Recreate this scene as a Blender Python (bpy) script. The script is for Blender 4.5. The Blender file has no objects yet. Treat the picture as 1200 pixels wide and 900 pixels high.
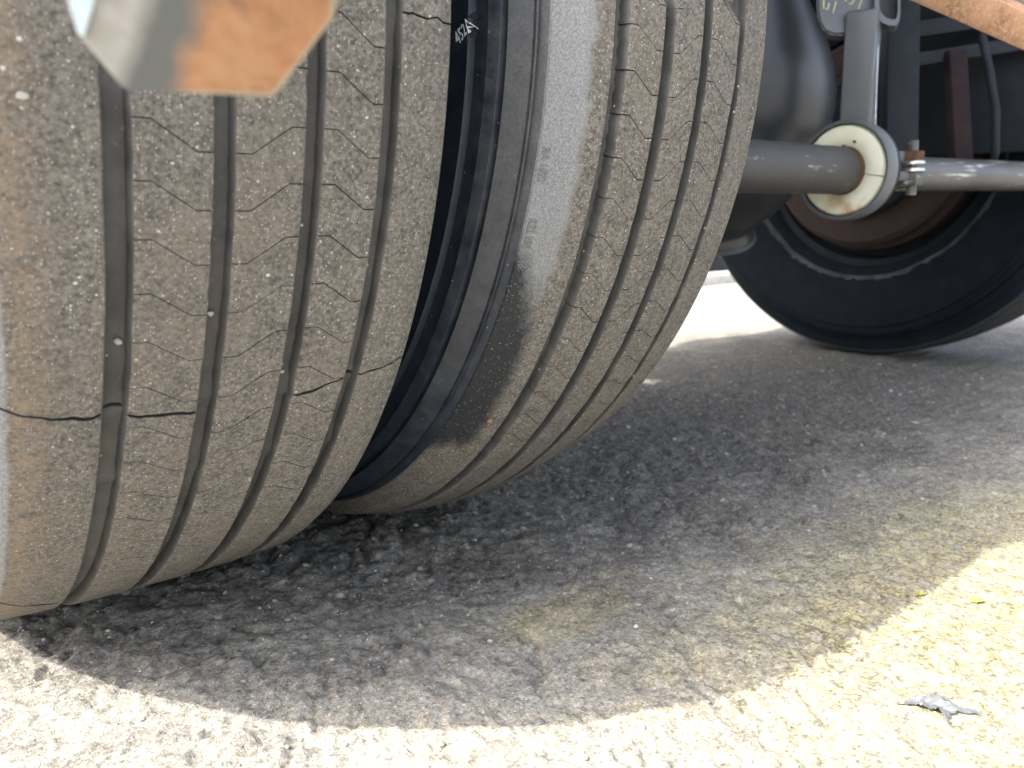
import bpy, bmesh, math, random
import numpy as np
from mathutils import Vector, Matrix, noise as mnoise

random.seed(7)
rng = np.random.default_rng(7)
scene = bpy.context.scene
COL = scene.collection
PI = math.pi

# ------------------------------------------------------------------ camera
CAM = Vector((-0.0101, -0.8970, 0.3419))
YAW, PITCH, ROLL, FPX = math.radians(39.6146), math.radians(-11.3579), math.radians(-0.8572), 968.5
FWD = Vector((math.sin(YAW) * math.cos(PITCH), math.cos(YAW) * math.cos(PITCH), math.sin(PITCH)))
_r = Vector((math.cos(YAW), -math.sin(YAW), 0)); _u = _r.cross(FWD)
RIGHT = math.cos(ROLL) * _r + math.sin(ROLL) * _u
UP = -math.sin(ROLL) * _r + math.cos(ROLL) * _u
cd = bpy.data.cameras.new("camera"); cam = bpy.data.objects.new("camera", cd); COL.objects.link(cam)
cam.matrix_world = Matrix(((RIGHT.x, UP.x, -FWD.x, CAM.x), (RIGHT.y, UP.y, -FWD.y, CAM.y), (RIGHT.z, UP.z, -FWD.z, CAM.z), (0, 0, 0, 1)))
cd.sensor_width = 36; cd.lens = FPX / 1200 * 36; cd.clip_start = 0.02; cd.clip_end = 2000
cd.dof.use_dof = True; cd.dof.focus_distance = 0.62; cd.dof.aperture_fstop = 9
scene.camera = cam

# ------------------------------------------------------------------ sky and sun
SUN = Vector((-0.90, 0.182, 1.0)).normalized()          # towards the sun
el = math.asin(SUN.z); az = math.atan2(SUN.x, SUN.y)    # az clockwise from +Y
w = bpy.data.worlds.new("World"); scene.world = w; w.use_nodes = True
nt = w.node_tree; bg = nt.nodes["Background"]
sky = nt.nodes.new("ShaderNodeTexSky"); sky.sky_type = 'NISHITA'; sky.sun_disc = False
sky.sun_elevation = el; sky.sun_rotation = az % (2 * PI); sky.air_density = 0.75; sky.dust_density = 4.0; sky.ozone_density = 0.4
hs = nt.nodes.new("ShaderNodeHueSaturation"); hs.inputs["Saturation"].default_value = 0.55     # hazy pale sky
nt.links.new(sky.outputs[0], hs.inputs["Color"]); nt.links.new(hs.outputs[0], bg.inputs[0]); bg.inputs[1].default_value = 0.15
sd = bpy.data.lights.new("sun", 'SUN'); sd.energy = 2.2; sd.angle = math.radians(0.7); sd.color = (1.0, 0.95, 0.86)
so = bpy.data.objects.new("sun", sd); COL.objects.link(so)
so.rotation_euler = SUN.to_track_quat('Z', 'Y').to_euler(); so.location = (-3, 1, 5)
vs = scene.view_settings
vs.view_transform = 'Standard'; vs.look = 'None'; vs.exposure = 2.45; vs.gamma = 1; vs.use_curve_mapping = False
scene.cycles.max_bounces = 8; scene.cycles.diffuse_bounces = 5
scene.cycles.use_denoising = True

# ------------------------------------------------------------------ helpers
def at(px, py, d):
    """world point on the sight line of a photograph pixel at depth d (used to read positions off the photograph)"""
    return CAM + d * ((px - 600) / FPX * RIGHT - (py - 450) / FPX * UP + FWD)

class NB:
    def __init__(s, name):
        s.m = bpy.data.materials.new(name); s.m.use_nodes = True
        s.t = s.m.node_tree; s.b = s.t.nodes["Principled BSDF"]
        tc = s.t.nodes.new("ShaderNodeTexCoord"); s.co = tc.outputs["Object"]
    def n(s, typ, **kw):
        x = s.t.nodes.new(typ)
        for k, v in kw.items(): setattr(x, k, v)
        return x
    def l(s, a, b): s.t.links.new(a, b)
    def setin(s, sock, v):
        if hasattr(v, "is_output"): s.l(v, sock)
        elif isinstance(v, (tuple, list)) and len(v) == 3 and sock.type == 'RGBA': sock.default_value = (*v, 1)
        else: sock.default_value = v
    def noise(s, scale, detail=4, rough=0.55, vec=None, dist=0):
        x = s.n("ShaderNodeTexNoise"); x.inputs["Scale"].default_value = scale; x.inputs["Detail"].default_value = detail
        x.inputs["Roughness"].default_value = rough; x.inputs["Distortion"].default_value = dist
        s.l(vec or s.co, x.inputs["Vector"]); return x.outputs[0]
    def vor(s, scale, feature='F1', vec=None, rnd=1):
        x = s.n("ShaderNodeTexVoronoi", feature=feature); x.inputs["Scale"].default_value = scale
        x.inputs["Randomness"].default_value = rnd
        s.l(vec or s.co, x.inputs["Vector"]); return x
    def scaled(s, v, vec=None):
        x = s.n("ShaderNodeVectorMath", operation='MULTIPLY'); s.l(vec or s.co, x.inputs[0]); x.inputs[1].default_value = v; return x.outputs[0]
    def ramp(s, fac, a, b, lo=0.0, hi=1.0):
        x = s.n("ShaderNodeMapRange"); s.setin(x.inputs[0], fac)
        for i, v in enumerate((a, b, lo, hi)): x.inputs[1 + i].default_value = v
        return x.outputs[0]
    def math(s, op, a, b=0.0):
        x = s.n("ShaderNodeMath", operation=op); s.setin(x.inputs[0], a); s.setin(x.inputs[1], b); return x.outputs[0]
    def mix(s, fac, a, b, blend='MIX'):
        x = s.n("ShaderNodeMix", data_type='RGBA', blend_type=blend); s.setin(x.inputs[0], fac)
        s.setin(x.inputs[6], a); s.setin(x.inputs[7], b); return x.outputs[2]
    def attr(s, name):
        x = s.n("ShaderNodeAttribute"); x.attribute_name = name; return x.outputs["Fac"]
    def sep(s, vec=None):
        x = s.n("ShaderNodeSeparateXYZ"); s.l(vec or s.co, x.inputs[0]); return x.outputs
    def bump(s, h, strength=0.5, dist=0.001, normal=None):
        x = s.n("ShaderNodeBump"); x.inputs["Strength"].default_value = strength; x.inputs["Distance"].default_value = dist
        s.l(h, x.inputs["Height"])
        if normal: s.l(normal, x.inputs["Normal"])
        return x.outputs[0]
    def out(s, color, rough=0.8, metal=0.0, normal=None, spec=0.5):
        s.setin(s.b.inputs["Base Color"], color); s.setin(s.b.inputs["Roughness"], rough)
        s.setin(s.b.inputs["Metallic"], metal); s.setin(s.b.inputs["Specular IOR Level"], spec)
        if normal: s.l(normal, s.b.inputs["Normal"])
        return s.m

def grains(k, scale, size, amount):
    """mask of sparse bright grit grains"""
    v = k.vor(scale); c = k.n("ShaderNodeSeparateColor"); k.l(v.outputs["Color"], c.inputs[0])
    near = k.ramp(v.outputs["Distance"], size * 0.6, size, 1, 0)
    pick = k.math('GREATER_THAN', c.outputs[0], 1 - amount)
    return k.math('MULTIPLY', near, pick)

# ------------------------------------------------------------------ materials
def m_dust(name, dark, light, tint):
    k = NB(name)
    a = k.noise(80, 6, 0.7); b = k.noise(420, 4, 0.75); c = k.noise(14, 4, 0.55)
    vv = k.vor(520); vc = k.n('ShaderNodeSeparateColor'); k.l(vv.outputs['Color'], vc.inputs[0])
    f = k.math('ADD', k.math('MULTIPLY', a, 0.28), k.math('MULTIPLY', b, 0.72))
    f = k.math('ADD', f, k.math('MULTIPLY', k.math('SUBTRACT', vc.outputs[0], 0.5), 0.14))
    col = k.mix(k.ramp(f, 0.34, 0.66), dark, light)
    col = k.mix(k.ramp(c, 0.50, 0.75, 0, 0.55), col, tint)
    col = k.mix(k.math('MULTIPLY', k.ramp(k.noise(330, 3, 0.7), 0.60, 0.72), 0.40), col, (0.05, 0.047, 0.043))
    col = k.mix(k.math('MULTIPLY', grains(k, 260, 0.20, 0.16), 0.9), col, (0.50, 0.48, 0.43))
    col = k.mix(k.math('MULTIPLY', grains(k, 620, 0.32, 0.26), 0.75), col, (0.44, 0.42, 0.37))
    col = k.mix(k.math('MULTIPLY', k.attr("edge"), k.ramp(k.noise(120, 5, 0.7), 0.35, 0.65, 0.05, 0.6)), col, (0.25, 0.18, 0.115))
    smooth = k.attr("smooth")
    bald_highlight = k.mix(k.ramp(k.noise(700, 3, 0.7), 0.35, 0.7), (0.13, 0.134, 0.136), (0.28, 0.285, 0.287))  # bald shoulder rubber, paled further to paint in a highlight
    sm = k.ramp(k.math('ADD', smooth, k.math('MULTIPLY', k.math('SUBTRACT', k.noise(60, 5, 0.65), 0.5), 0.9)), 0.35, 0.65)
    col = k.mix(sm, col, bald_highlight)
    bare = k.attr("bare")
    bm_ = k.ramp(k.math('ADD', bare, k.math('MULTIPLY', k.math('SUBTRACT', k.noise(170, 6, 0.75), 0.5), 1.1)), 0.22, 0.85)
    blk = k.mix(k.math('MULTIPLY', k.ramp(k.noise(480, 4, 0.8), 0.60, 0.67), 0.75), (0.018, 0.020, 0.023), (0.35, 0.34, 0.32))
    col = k.mix(bm_, col, blk)
    col = k.mix(k.ramp(k.attr('cut'), 0.2, 0.8, 0, 1), col, (0.020, 0.018, 0.016))  # cracks and sipes painted near-black, recess shade put into the colour
    h = k.math('ADD', k.math('MULTIPLY', k.noise(900, 4, 0.7), 0.5), k.math('MULTIPLY', a, 0.7))
    h = k.math('SUBTRACT', h, k.math('MULTIPLY', sm, 0.1))
    rough = k.ramp(k.math('MAXIMUM', sm, bm_), 0, 1, 0.92, 0.58)
    return k.out(col, rough, 0, k.bump(h, 0.75, 0.0016), 0.35)

M = {}
M['tread'] = m_dust("dusty tread rubber", (0.052, 0.048, 0.042), (0.205, 0.188, 0.160), (0.165, 0.140, 0.105))

def m_carcass():
    k = NB("black tyre rubber")
    d = k.attr("dust")
    n = k.noise(60, 5, 0.6); fine = k.noise(500, 3, 0.6)
    base = k.mix(k.ramp(n, 0.3, 0.75), (0.010, 0.016, 0.026), (0.026, 0.034, 0.046))
    base = k.mix(k.math('MULTIPLY', grains(k, 240, 0.16, 0.05), 0.8), base, (0.32, 0.32, 0.32))
    dust = k.mix(k.ramp(fine, 0.3, 0.7), (0.060, 0.059, 0.056), (0.135, 0.128, 0.115))
    f = k.ramp(k.math('ADD', d, k.math('MULTIPLY', k.math('SUBTRACT', n, 0.5), 0.55)), 0.15, 0.85)
    col = k.mix(f, base, dust)
    return k.out(col, k.ramp(f, 0, 1, 0.40, 0.75), 0, k.bump(k.math('ADD', fine, n), 0.3, 0.0006), 0.5)
M['carcass'] = m_carcass()

def m_groove():
    k = NB("dull groove rubber")
    n = k.noise(40, 4, 0.6); f = k.noise(300, 4, 0.6)
    col = k.mix(k.ramp(n, 0.3, 0.7), (0.038, 0.038, 0.037), (0.085, 0.083, 0.078))
    col = k.mix(k.ramp(f, 0.62, 0.72, 0, 0.5), col, (0.16, 0.145, 0.12))
    col = k.mix(k.math('MULTIPLY', grains(k, 150, 0.15, 0.05), 0.9), col, (0.5, 0.5, 0.48))
    col = k.mix(k.attr('cut'), col, (0.012, 0.012, 0.012))  # crack across the groove floor, its shade painted in as black
    return k.out(col, 0.58, 0, k.bump(k.math('ADD', n, f), 0.4, 0.001), 0.45)
M['groove'] = m_groove()

def m_ground():
    k = NB("worn concrete yard")
    x, y, z = k.sep()
    n1 = k.noise(5, 6, 0.6); n2 = k.noise(45, 5, 0.65); n3 = k.noise(240, 5, 0.75); n5 = k.noise(620, 3, 0.75)
    st = k.noise(26, 5, 0.65, k.scaled((1.0, 0.42, 1)))
    v = k.vor(150); c = k.n("ShaderNodeSeparateColor"); k.l(v.outputs["Color"], c.inputs[0])
    v2 = k.vor(420); c2 = k.n("ShaderNodeSeparateColor"); k.l(v2.outputs["Color"], c2.inputs[0])
    f = k.math('ADD', k.math('MULTIPLY', n2, 0.30), k.math('MULTIPLY', n3, 0.70))
    f = k.math('ADD', f, k.math('MULTIPLY', k.math('SUBTRACT', n5, 0.5), 0.30))
    f = k.math('ADD', f, k.math('MULTIPLY', k.math('SUBTRACT', c.outputs[0], 0.5), 0.10))
    f = k.math('ADD', f, k.math('MULTIPLY', k.math('SUBTRACT', c2.outputs[0], 0.5), 0.16))
    col = k.mix(k.ramp(f, 0.28, 0.72), (0.100, 0.093, 0.080), (0.44, 0.415, 0.36))
    # patchy moss and rust-yellow staining
    col = k.mix(k.ramp(k.math('ADD', n1, k.math('MULTIPLY', n2, 0.35)), 0.70, 0.95, 0, 0.5), col, k.mix(k.ramp(f, 0.34, 0.66), (0.15, 0.115, 0.045), (0.46, 0.38, 0.20)))
    col = k.mix(k.ramp(k.noise(9, 5, 0.6, k.scaled((1, 1, 1.7))), 0.60, 0.76, 0, 0.35), col, k.mix(k.ramp(f, 0.34, 0.66), (0.09, 0.09, 0.035), (0.33, 0.32, 0.15)))
    # yellow-green growth on the right of the yard and one sandy smear
    def blob(cx, cy, rx, ry, sc, amp):
        q = k.math('ADD', k.math('POWER', k.math('DIVIDE', k.math('SUBTRACT', x, cx), rx), 2.0), k.math('POWER', k.math('DIVIDE', k.math('SUBTRACT', y, cy), ry), 2.0))
        return k.math('ADD', q, k.math('MULTIPLY', k.math('SUBTRACT', k.noise(sc, 6, 0.7), 0.5), amp))
    mossy = k.mix(k.ramp(f, 0.36, 0.62), (0.085, 0.072, 0.020), (0.46, 0.40, 0.20))
    col = k.mix(k.math('MULTIPLY', k.ramp(blob(0.80, -0.66, 0.42, 0.24, 30, 2.2), 0.3, 1.3, 0.85, 0), k.ramp(k.noise(60, 5, 0.7), 0.38, 0.62, 0.25, 1)), col, mossy)
    col = k.mix(k.ramp(blob(0.46, -0.40, 0.09, 0.045, 25, 1.6), 0.2, 1.2, 0.6, 0), col, k.mix(k.ramp(f, 0.34, 0.66), (0.20, 0.165, 0.085), (0.52, 0.45, 0.28)))
    # darker ground patch between the wheels, with ragged edges
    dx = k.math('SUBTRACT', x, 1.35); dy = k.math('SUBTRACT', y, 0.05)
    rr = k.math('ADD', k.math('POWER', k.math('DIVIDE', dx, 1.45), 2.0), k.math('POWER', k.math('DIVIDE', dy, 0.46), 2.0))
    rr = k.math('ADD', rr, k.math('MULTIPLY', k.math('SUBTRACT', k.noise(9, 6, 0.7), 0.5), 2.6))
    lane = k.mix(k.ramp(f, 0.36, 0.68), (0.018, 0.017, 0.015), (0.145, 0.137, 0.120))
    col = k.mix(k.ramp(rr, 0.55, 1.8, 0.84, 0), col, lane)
    pit = k.ramp(st, 0.30, 0.37, 1, 0)
    col = k.mix(k.math('MULTIPLY', pit, 0.6), col, (0.05, 0.047, 0.042))
    # aggregate: grey-blue, buff and white chips
    v3 = k.vor(95); c3 = k.n("ShaderNodeSeparateColor"); k.l(v3.outputs["Color"], c3.inputs[0])
    chip = k.math('MULTIPLY', k.ramp(v3.outputs["Distance"], 0.24, 0.38, 1, 0), k.math('GREATER_THAN', c3.outputs[0], 0.93))
    col = k.mix(k.math('MULTIPLY', chip, 0.7), col, k.mix(c3.outputs[1], (0.20, 0.235, 0.25), (0.46, 0.42, 0.34)))
    col = k.mix(k.math('MULTIPLY', grains(k, 420, 0.32, 0.10), 0.6), col, (0.66, 0.64, 0.58))
    col = k.mix(k.math('MULTIPLY', k.ramp(k.noise(150, 4, 0.75), 0.60, 0.68), 0.40), col, (0.060, 0.055, 0.046))
    h = k.math('ADD', k.math('MULTIPLY', n3, 0.8), k.math('MULTIPLY', k.noise(110, 4, 0.7), 0.7))
    h = k.math('ADD', h, k.math('MULTIPLY', n5, 0.35))
    h = k.math('SUBTRACT', h, k.math('MULTIPLY', pit, 0.5))
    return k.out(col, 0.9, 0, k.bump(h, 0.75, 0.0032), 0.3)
M['ground'] = m_ground()

def m_simple(name, dark, light, rough=0.6, scale=40, metal=0.0, bump=0.3, bd=0.001, spec=0.5):
    k = NB(name); n = k.noise(scale, 5, 0.62)
    return k.out(k.mix(k.ramp(n, 0.3, 0.7), dark, light), rough, metal, k.bump(n, bump, bd), spec)
M['black_rubber'] = m_simple("smooth black bellows rubber", (0.022, 0.025, 0.030), (0.033, 0.036, 0.041), 0.36, 12, bump=0.08)
M['dark_paint'] = m_simple("dark chassis paint", (0.006, 0.009, 0.013), (0.012, 0.016, 0.021), 0.65, 30, spec=0.25)
M['dim_paint'] = m_simple("grimy black chassis steel", (0.004, 0.006, 0.009), (0.009, 0.012, 0.016), 0.8, 18, spec=0.2)
M['red_paint'] = m_simple("dull red oxide strap", (0.010, 0.008, 0.010), (0.026, 0.014, 0.014), 0.8, 25, spec=0.2)
M['kerb'] = m_simple("kerb concrete", (0.25, 0.25, 0.24), (0.40, 0.39, 0.37), 0.9, 30)
M['wall'] = m_simple("dark wall", (0.018, 0.02, 0.022), (0.03, 0.032, 0.033), 0.85, 6)
M['chalk'] = m_simple("yellow paint marker", (0.42, 0.36, 0.20), (0.62, 0.55, 0.36), 0.9, 200)
M['ink'] = m_simple("white stamp ink", (0.42, 0.46, 0.50), (0.66, 0.70, 0.74), 0.9, 300)
M['inkback'] = m_simple("matt black stamp patch", (0.006, 0.008, 0.010), (0.011, 0.013, 0.016), 0.9, 100)
M['steel'] = m_simple("bare bright steel", (0.45, 0.44, 0.42), (0.72, 0.71, 0.69), 0.32, 120, 1.0)
M['foil'] = m_simple("crumpled grey foil", (0.075, 0.08, 0.09), (0.15, 0.155, 0.165), 0.5, 60, 0.0)
M['leaf'] = m_simple("yellow leaf", (0.20, 0.20, 0.05), (0.30, 0.30, 0.08), 0.7, 80)
M['orange_clay'] = m_simple("orange clay", (0.20, 0.085, 0.04), (0.28, 0.14, 0.07), 0.9, 200)

def m_chipped(name, paint, bare_c, lo, hi, scale=30, stretch=(1, 1, 1), rough=0.45, baremetal=0.8, paint2=None):
    k = NB(name); v = k.scaled(stretch)
    n = k.noise(scale, 6, 0.65, v); m_ = k.ramp(n, lo, hi)
    n2 = k.noise(9, 4)
    p = k.mix(k.ramp(n2, 0.35, 0.65), paint, paint2 or tuple(c * 1.5 for c in paint))
    col = k.mix(m_, p, bare_c)
    return k.out(col, k.ramp(m_, 0, 1, rough, 0.3), k.math('MULTIPLY', m_, baremetal), k.bump(n, 0.25, 0.001), 0.5)
M['bar'] = m_chipped("scuffed dark bar", (0.034, 0.034, 0.034), (0.42, 0.41, 0.38), 0.60, 0.67, 26, (0.35, 1, 1.6), 0.62, paint2=(0.050, 0.048, 0.045))
M['shaft'] = m_chipped("worn bright shaft", (0.050, 0.050, 0.049), (0.55, 0.54, 0.51), 0.56, 0.66, 34, (0.22, 1, 2.6), 0.42, paint2=(0.085, 0.085, 0.080))
M['post'] = m_chipped("grey painted post", (0.075, 0.084, 0.092), (0.40, 0.39, 0.36), 0.74, 0.78, 60, (1, 1, 1), 0.42, paint2=(0.10, 0.108, 0.115))

def m_rust(name, dark, mid, light, scale=35, rough=0.9):
    k = NB(name); n = k.noise(scale, 6, 0.65); n2 = k.noise(scale * 7, 4, 0.65)
    col = k.mix(k.ramp(n, 0.3, 0.55), dark, mid); col = k.mix(k.ramp(n2, 0.45, 0.72), col, light)
    return k.out(col, rough, 0, k.bump(k.math('ADD', n, n2), 0.5, 0.001), 0.25)
M['rust'] = m_rust("orange rust", (0.18, 0.098, 0.054), (0.29, 0.165, 0.097), (0.37, 0.245, 0.16))
M['rust_dark'] = m_rust("brown drum rust", (0.016, 0.012, 0.012), (0.028, 0.019, 0.017), (0.040, 0.027, 0.022))
M['rust_end'] = m_rust("rusty tube end", (0.045, 0.026, 0.017), (0.085, 0.045, 0.026), (0.13, 0.075, 0.045))

def m_nylon():
    k = NB("stained white nylon")
    n = k.noise(14, 4, 0.6); y = k.sep()[2]
    col = k.mix(k.ramp(n, 0.35, 0.7), (0.70, 0.71, 0.60), (0.62, 0.62, 0.45))
    col = k.mix(k.math('MULTIPLY', k.ramp(k.noise(24, 3), 0.50, 0.66), k.ramp(y, 0.36, 0.39, 0.85, 0.0)), col, (0.40, 0.26, 0.10))
    return k.out(col, 0.42, 0, k.bump(n, 0.1, 0.001), 0.5)
M['nylon'] = m_nylon()

def m_bracket():
    k = NB("half rusted galvanised bracket")
    u = k.attr("along"); n = k.noise(45, 6, 0.6); n2 = k.noise(160, 4, 0.6)
    f = k.ramp(k.math('ADD', u, k.math('MULTIPLY', k.math('SUBTRACT', n, 0.5), 0.30)), 0.43, 0.56)
    galv = k.mix(k.ramp(n2, 0.35, 0.7), (0.24, 0.235, 0.215), (0.30, 0.29, 0.27))
    grey = k.ramp(k.math('ADD', u, k.math('MULTIPLY', k.math('SUBTRACT', n, 0.5), 0.08)), 0.25, 0.34)
    galv = k.mix(grey, galv, (0.085, 0.09, 0.087))
    rust = k.mix(k.ramp(n2, 0.3, 0.7), (0.22, 0.100, 0.048), (0.30, 0.155, 0.078))
    rust = k.mix(k.ramp(n, 0.42, 0.7, 0, 0.6), rust, (0.31, 0.195, 0.10))
    rust = k.mix(k.ramp(k.noise(70, 6, 0.75), 0.52, 0.68, 0, 0.65), rust, (0.13, 0.065, 0.038))
    ed = k.ramp(k.math('ADD', k.attr("rim"), k.math('MULTIPLY', k.math('SUBTRACT', n, 0.5), 0.5)), 0.45, 0.75, 0, 0.8)
    rust = k.mix(ed, rust, (0.26, 0.23, 0.17))
    col = k.mix(f, galv, rust)
    return k.out(col, k.ramp(f, 0, 1, 0.5, 0.92), k.ramp(f, 0, 1, 0.15, 0), k.bump(n2, 0.3, 0.001), 0.4)
M['bracket'] = m_bracket()
M['galv'] = m_simple("sky-tinted galvanised lip", (0.42, 0.54, 0.60), (0.55, 0.68, 0.74), 0.3, 60, 0.6)  # pale blue reflection of the sky put into the metal's colour

# ------------------------------------------------------------------ object helpers
def link(name, me, mat=None, parent=None, smooth=True):
    o = bpy.data.objects.new(name, me); COL.objects.link(o)
    if mat is not None: me.materials.append(mat)
    if parent: o.parent = parent
    if smooth and len(me.polygons): me.polygons.foreach_set("use_smooth", [True] * len(me.polygons))
    return o

def mesh_np(name, V, F, attrs=None):
    me = bpy.data.meshes.new(name)
    me.from_pydata([tuple(v) for v in V] if not isinstance(V, np.ndarray) else V.tolist(), [], F if not isinstance(F, np.ndarray) else F.tolist())
    for k, a in (attrs or {}).items():
        at_ = me.attributes.new(k, 'FLOAT', 'POINT'); at_.data.foreach_set("value", np.asarray(a, np.float32))
    me.update(); return me

def grid_faces(nr, nc, closed_r=False, closed_c=False, flip=False):
    i = np.arange(nr if closed_r else nr - 1); j = np.arange(nc if closed_c else nc - 1)
    I, J = np.meshgrid(i, j, indexing='ij'); I2 = (I + 1) % nr; J2 = (J + 1) % nc
    F = np.stack([I * nc + J, I * nc + J2, I2 * nc + J2, I2 * nc + J], -1).reshape(-1, 4)
    return F[:, ::-1] if flip else F

def sharp(o, ang=35):
    me = o.data; bm = bmesh.new(); bm.from_mesh(me)
    bmesh.ops.recalc_face_normals(bm, faces=bm.faces)
    for e in bm.edges:
        e.smooth = not (len(e.link_faces) == 2 and e.calc_face_angle(0) > math.radians(ang))
    bm.to_mesh(me); bm.free(); return o

def box_bm(bm, size, mtx, bevel=0.003, seg=2):
    r = bmesh.ops.create_cube(bm, size=1.0)
    bmesh.ops.scale(bm, vec=size, verts=r['verts'])
    if bevel:
        es = {e for v in r['verts'] for e in v.link_edges}
        b = bmesh.ops.bevel(bm, geom=list(es), offset=bevel, segments=seg, affect='EDGES', profile=0.5)
        vs_ = {v for f in b['faces'] for v in f.verts} | {v for v in r['verts'] if v.is_valid}
    else: vs_ = set(r['verts'])
    bmesh.ops.transform(bm, matrix=mtx, verts=list(vs_))

def finish(name, bm, mat, parent=None, ang=30):
    me = bpy.data.meshes.new(name); bm.to_mesh(me); bm.free()
    return sharp(link(name, me, mat, parent), ang)

def box(name, size, loc, mat, parent=None, rz=0, rx=0, ry=0, bevel=0.003):
    bm = bmesh.new()
    box_bm(bm, size, Matrix.Translation(loc) @ Matrix.Rotation(rz, 4, 'Z') @ Matrix.Rotation(ry, 4, 'Y') @ Matrix.Rotation(rx, 4, 'X'), bevel)
    return finish(name, bm, mat, parent)

def lathe(name, prof, origin, axis, mat, parent=None, n=64, closed=False, ang=35):
    """revolve (along, radius) pairs round axis through origin"""
    ax = Vector(axis).normalized(); e1 = ax.orthogonal().normalized(); e2 = ax.cross(e1); o = Vector(origin)
    V = []
    for (s, r) in prof:
        for k in range(n):
            t = 2 * PI * k / n; V.append(o + ax * s + (e1 * math.cos(t) + e2 * math.sin(t)) * max(r, 1e-5))
    F = grid_faces(len(prof), n, closed, True)
    me = mesh_np(name, [tuple(v) for v in V], F)
    return sharp(link(name, me, mat, parent), ang)

def between(a, b, size, name, mat, parent=None, bevel=0.003, roll=0):
    """a bar of rectangular section from a to b"""
    a, b = Vector(a), Vector(b); d = b - a
    q = d.to_track_quat('X', 'Z').to_matrix().to_4x4()
    bm = bmesh.new(); box_bm(bm, (d.length, *size), Matrix.Translation((a + b) / 2) @ q @ Matrix.Rotation(roll, 4, 'X'), bevel)
    return finish(name, bm, mat, parent)

def tube_path(bm, pts, r, n=8):
    pts = [Vector(p) for p in pts]; rings = []
    for i, p in enumerate(pts):
        d = (pts[min(i + 1, len(pts) - 1)] - pts[max(i - 1, 0)]).normalized(); e1 = d.orthogonal().normalized(); e2 = d.cross(e1)
        rings.append([bm.verts.new(p + (e1 * math.cos(2 * PI * k / n) + e2 * math.sin(2 * PI * k / n)) * r) for k in range(n)])
    for a, b in zip(rings, rings[1:]):
        for k in range(n): bm.faces.new((a[k], a[(k + 1) % n], b[(k + 1) % n], b[k]))
    bm.faces.new(rings[0][::-1]); bm.faces.new(rings[-1])

def hash2(ix, iy, s):
    h = (ix.astype(np.int64) * 374761393 + iy.astype(np.int64) * 668265263 + s * 1274126177) & 0x7fffffff
    h = ((h ^ (h >> 13)) * 1274126177) & 0x7fffffff
    return ((h ^ (h >> 16)) & 0xffff) / 65535.0
def vnoise(x, y, s=0):
    ix = np.floor(x); iy = np.floor(y); fx = x - ix; fy = y - iy
    fx = fx * fx * fx * (fx * (fx * 6 - 15) + 10); fy = fy * fy * fy * (fy * (fy * 6 - 15) + 10)
    a = hash2(ix, iy, s); b = hash2(ix + 1, iy, s); c = hash2(ix, iy + 1, s); d = hash2(ix + 1, iy + 1, s)
    return (a * (1 - fx) + b * fx) * (1 - fy) + (c * (1 - fx) + d * fx) * fy - 0.5

# ------------------------------------------------------------------ ground
def ground_h(X, Y):
    c, s = math.cos(0.6), math.sin(0.6)
    x2, y2 = X * c - Y * s, X * s + Y * c
    h = 0.009 * vnoise(X * 3.1, Y * 3.1, 1) + 0.0034 * vnoise(x2 * 14, y2 * 9, 2) + 0.0022 * vnoise(X * 45, Y * 38, 3)
    h += 0.0022 * vnoise(x2 * 110, y2 * 80, 4) + 0.0014 * vnoise(X * 240, Y * 240, 5)
    p = vnoise(x2 * 42, y2 * 17, 6) + 0.5 * vnoise(x2 * 120, y2 * 70, 7)
    h -= 0.0036 * np.clip((p - 0.27) / 0.2, 0, 1)                 # pits and torn scars
    lane = np.clip(1.7 - np.sqrt(((X - 1.1) / 0.95) ** 2 + ((Y - 0.02) / 0.30) ** 2), 0, 1)
    h += lane * (0.0075 * vnoise(X * 13, Y * 12, 11) + 0.018 * np.abs(vnoise(x2 * 30, y2 * 34, 12)) + 0.011 * np.abs(vnoise(X * 72, Y * 66, 13)) - 0.006)
    far = np.exp(-np.maximum(np.hypot(X - 0.7, Y + 0.2) - 2.5, 0) / 2.0)
    return h * far - 0.003
def axis_steps(lo, hi, step, far, grow=1.12):
    a = list(np.arange(lo, hi, step)); d = step; x = a[-1]
    while x < far: d *= grow; x += d; a.append(x)
    d = step; x = a[0]; b = []
    while x > -far: d *= grow; x -= d; b.append(x)
    return np.array(b[::-1] + a)
gx = axis_steps(-0.05, 1.25, 0.0024, 300.0); gy = axis_steps(-0.86, 0.10, 0.0024, 300.0)
GX, GY = np.meshgrid(gx, gy, indexing='ij')
V = np.stack([GX, GY, ground_h(GX, GY)], -1).reshape(-1, 3)
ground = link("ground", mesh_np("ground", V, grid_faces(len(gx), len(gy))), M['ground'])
ground["kind"] = "structure"; ground["label"] = "worn pitted grey concrete yard half in shadow and half in sun"

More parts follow.
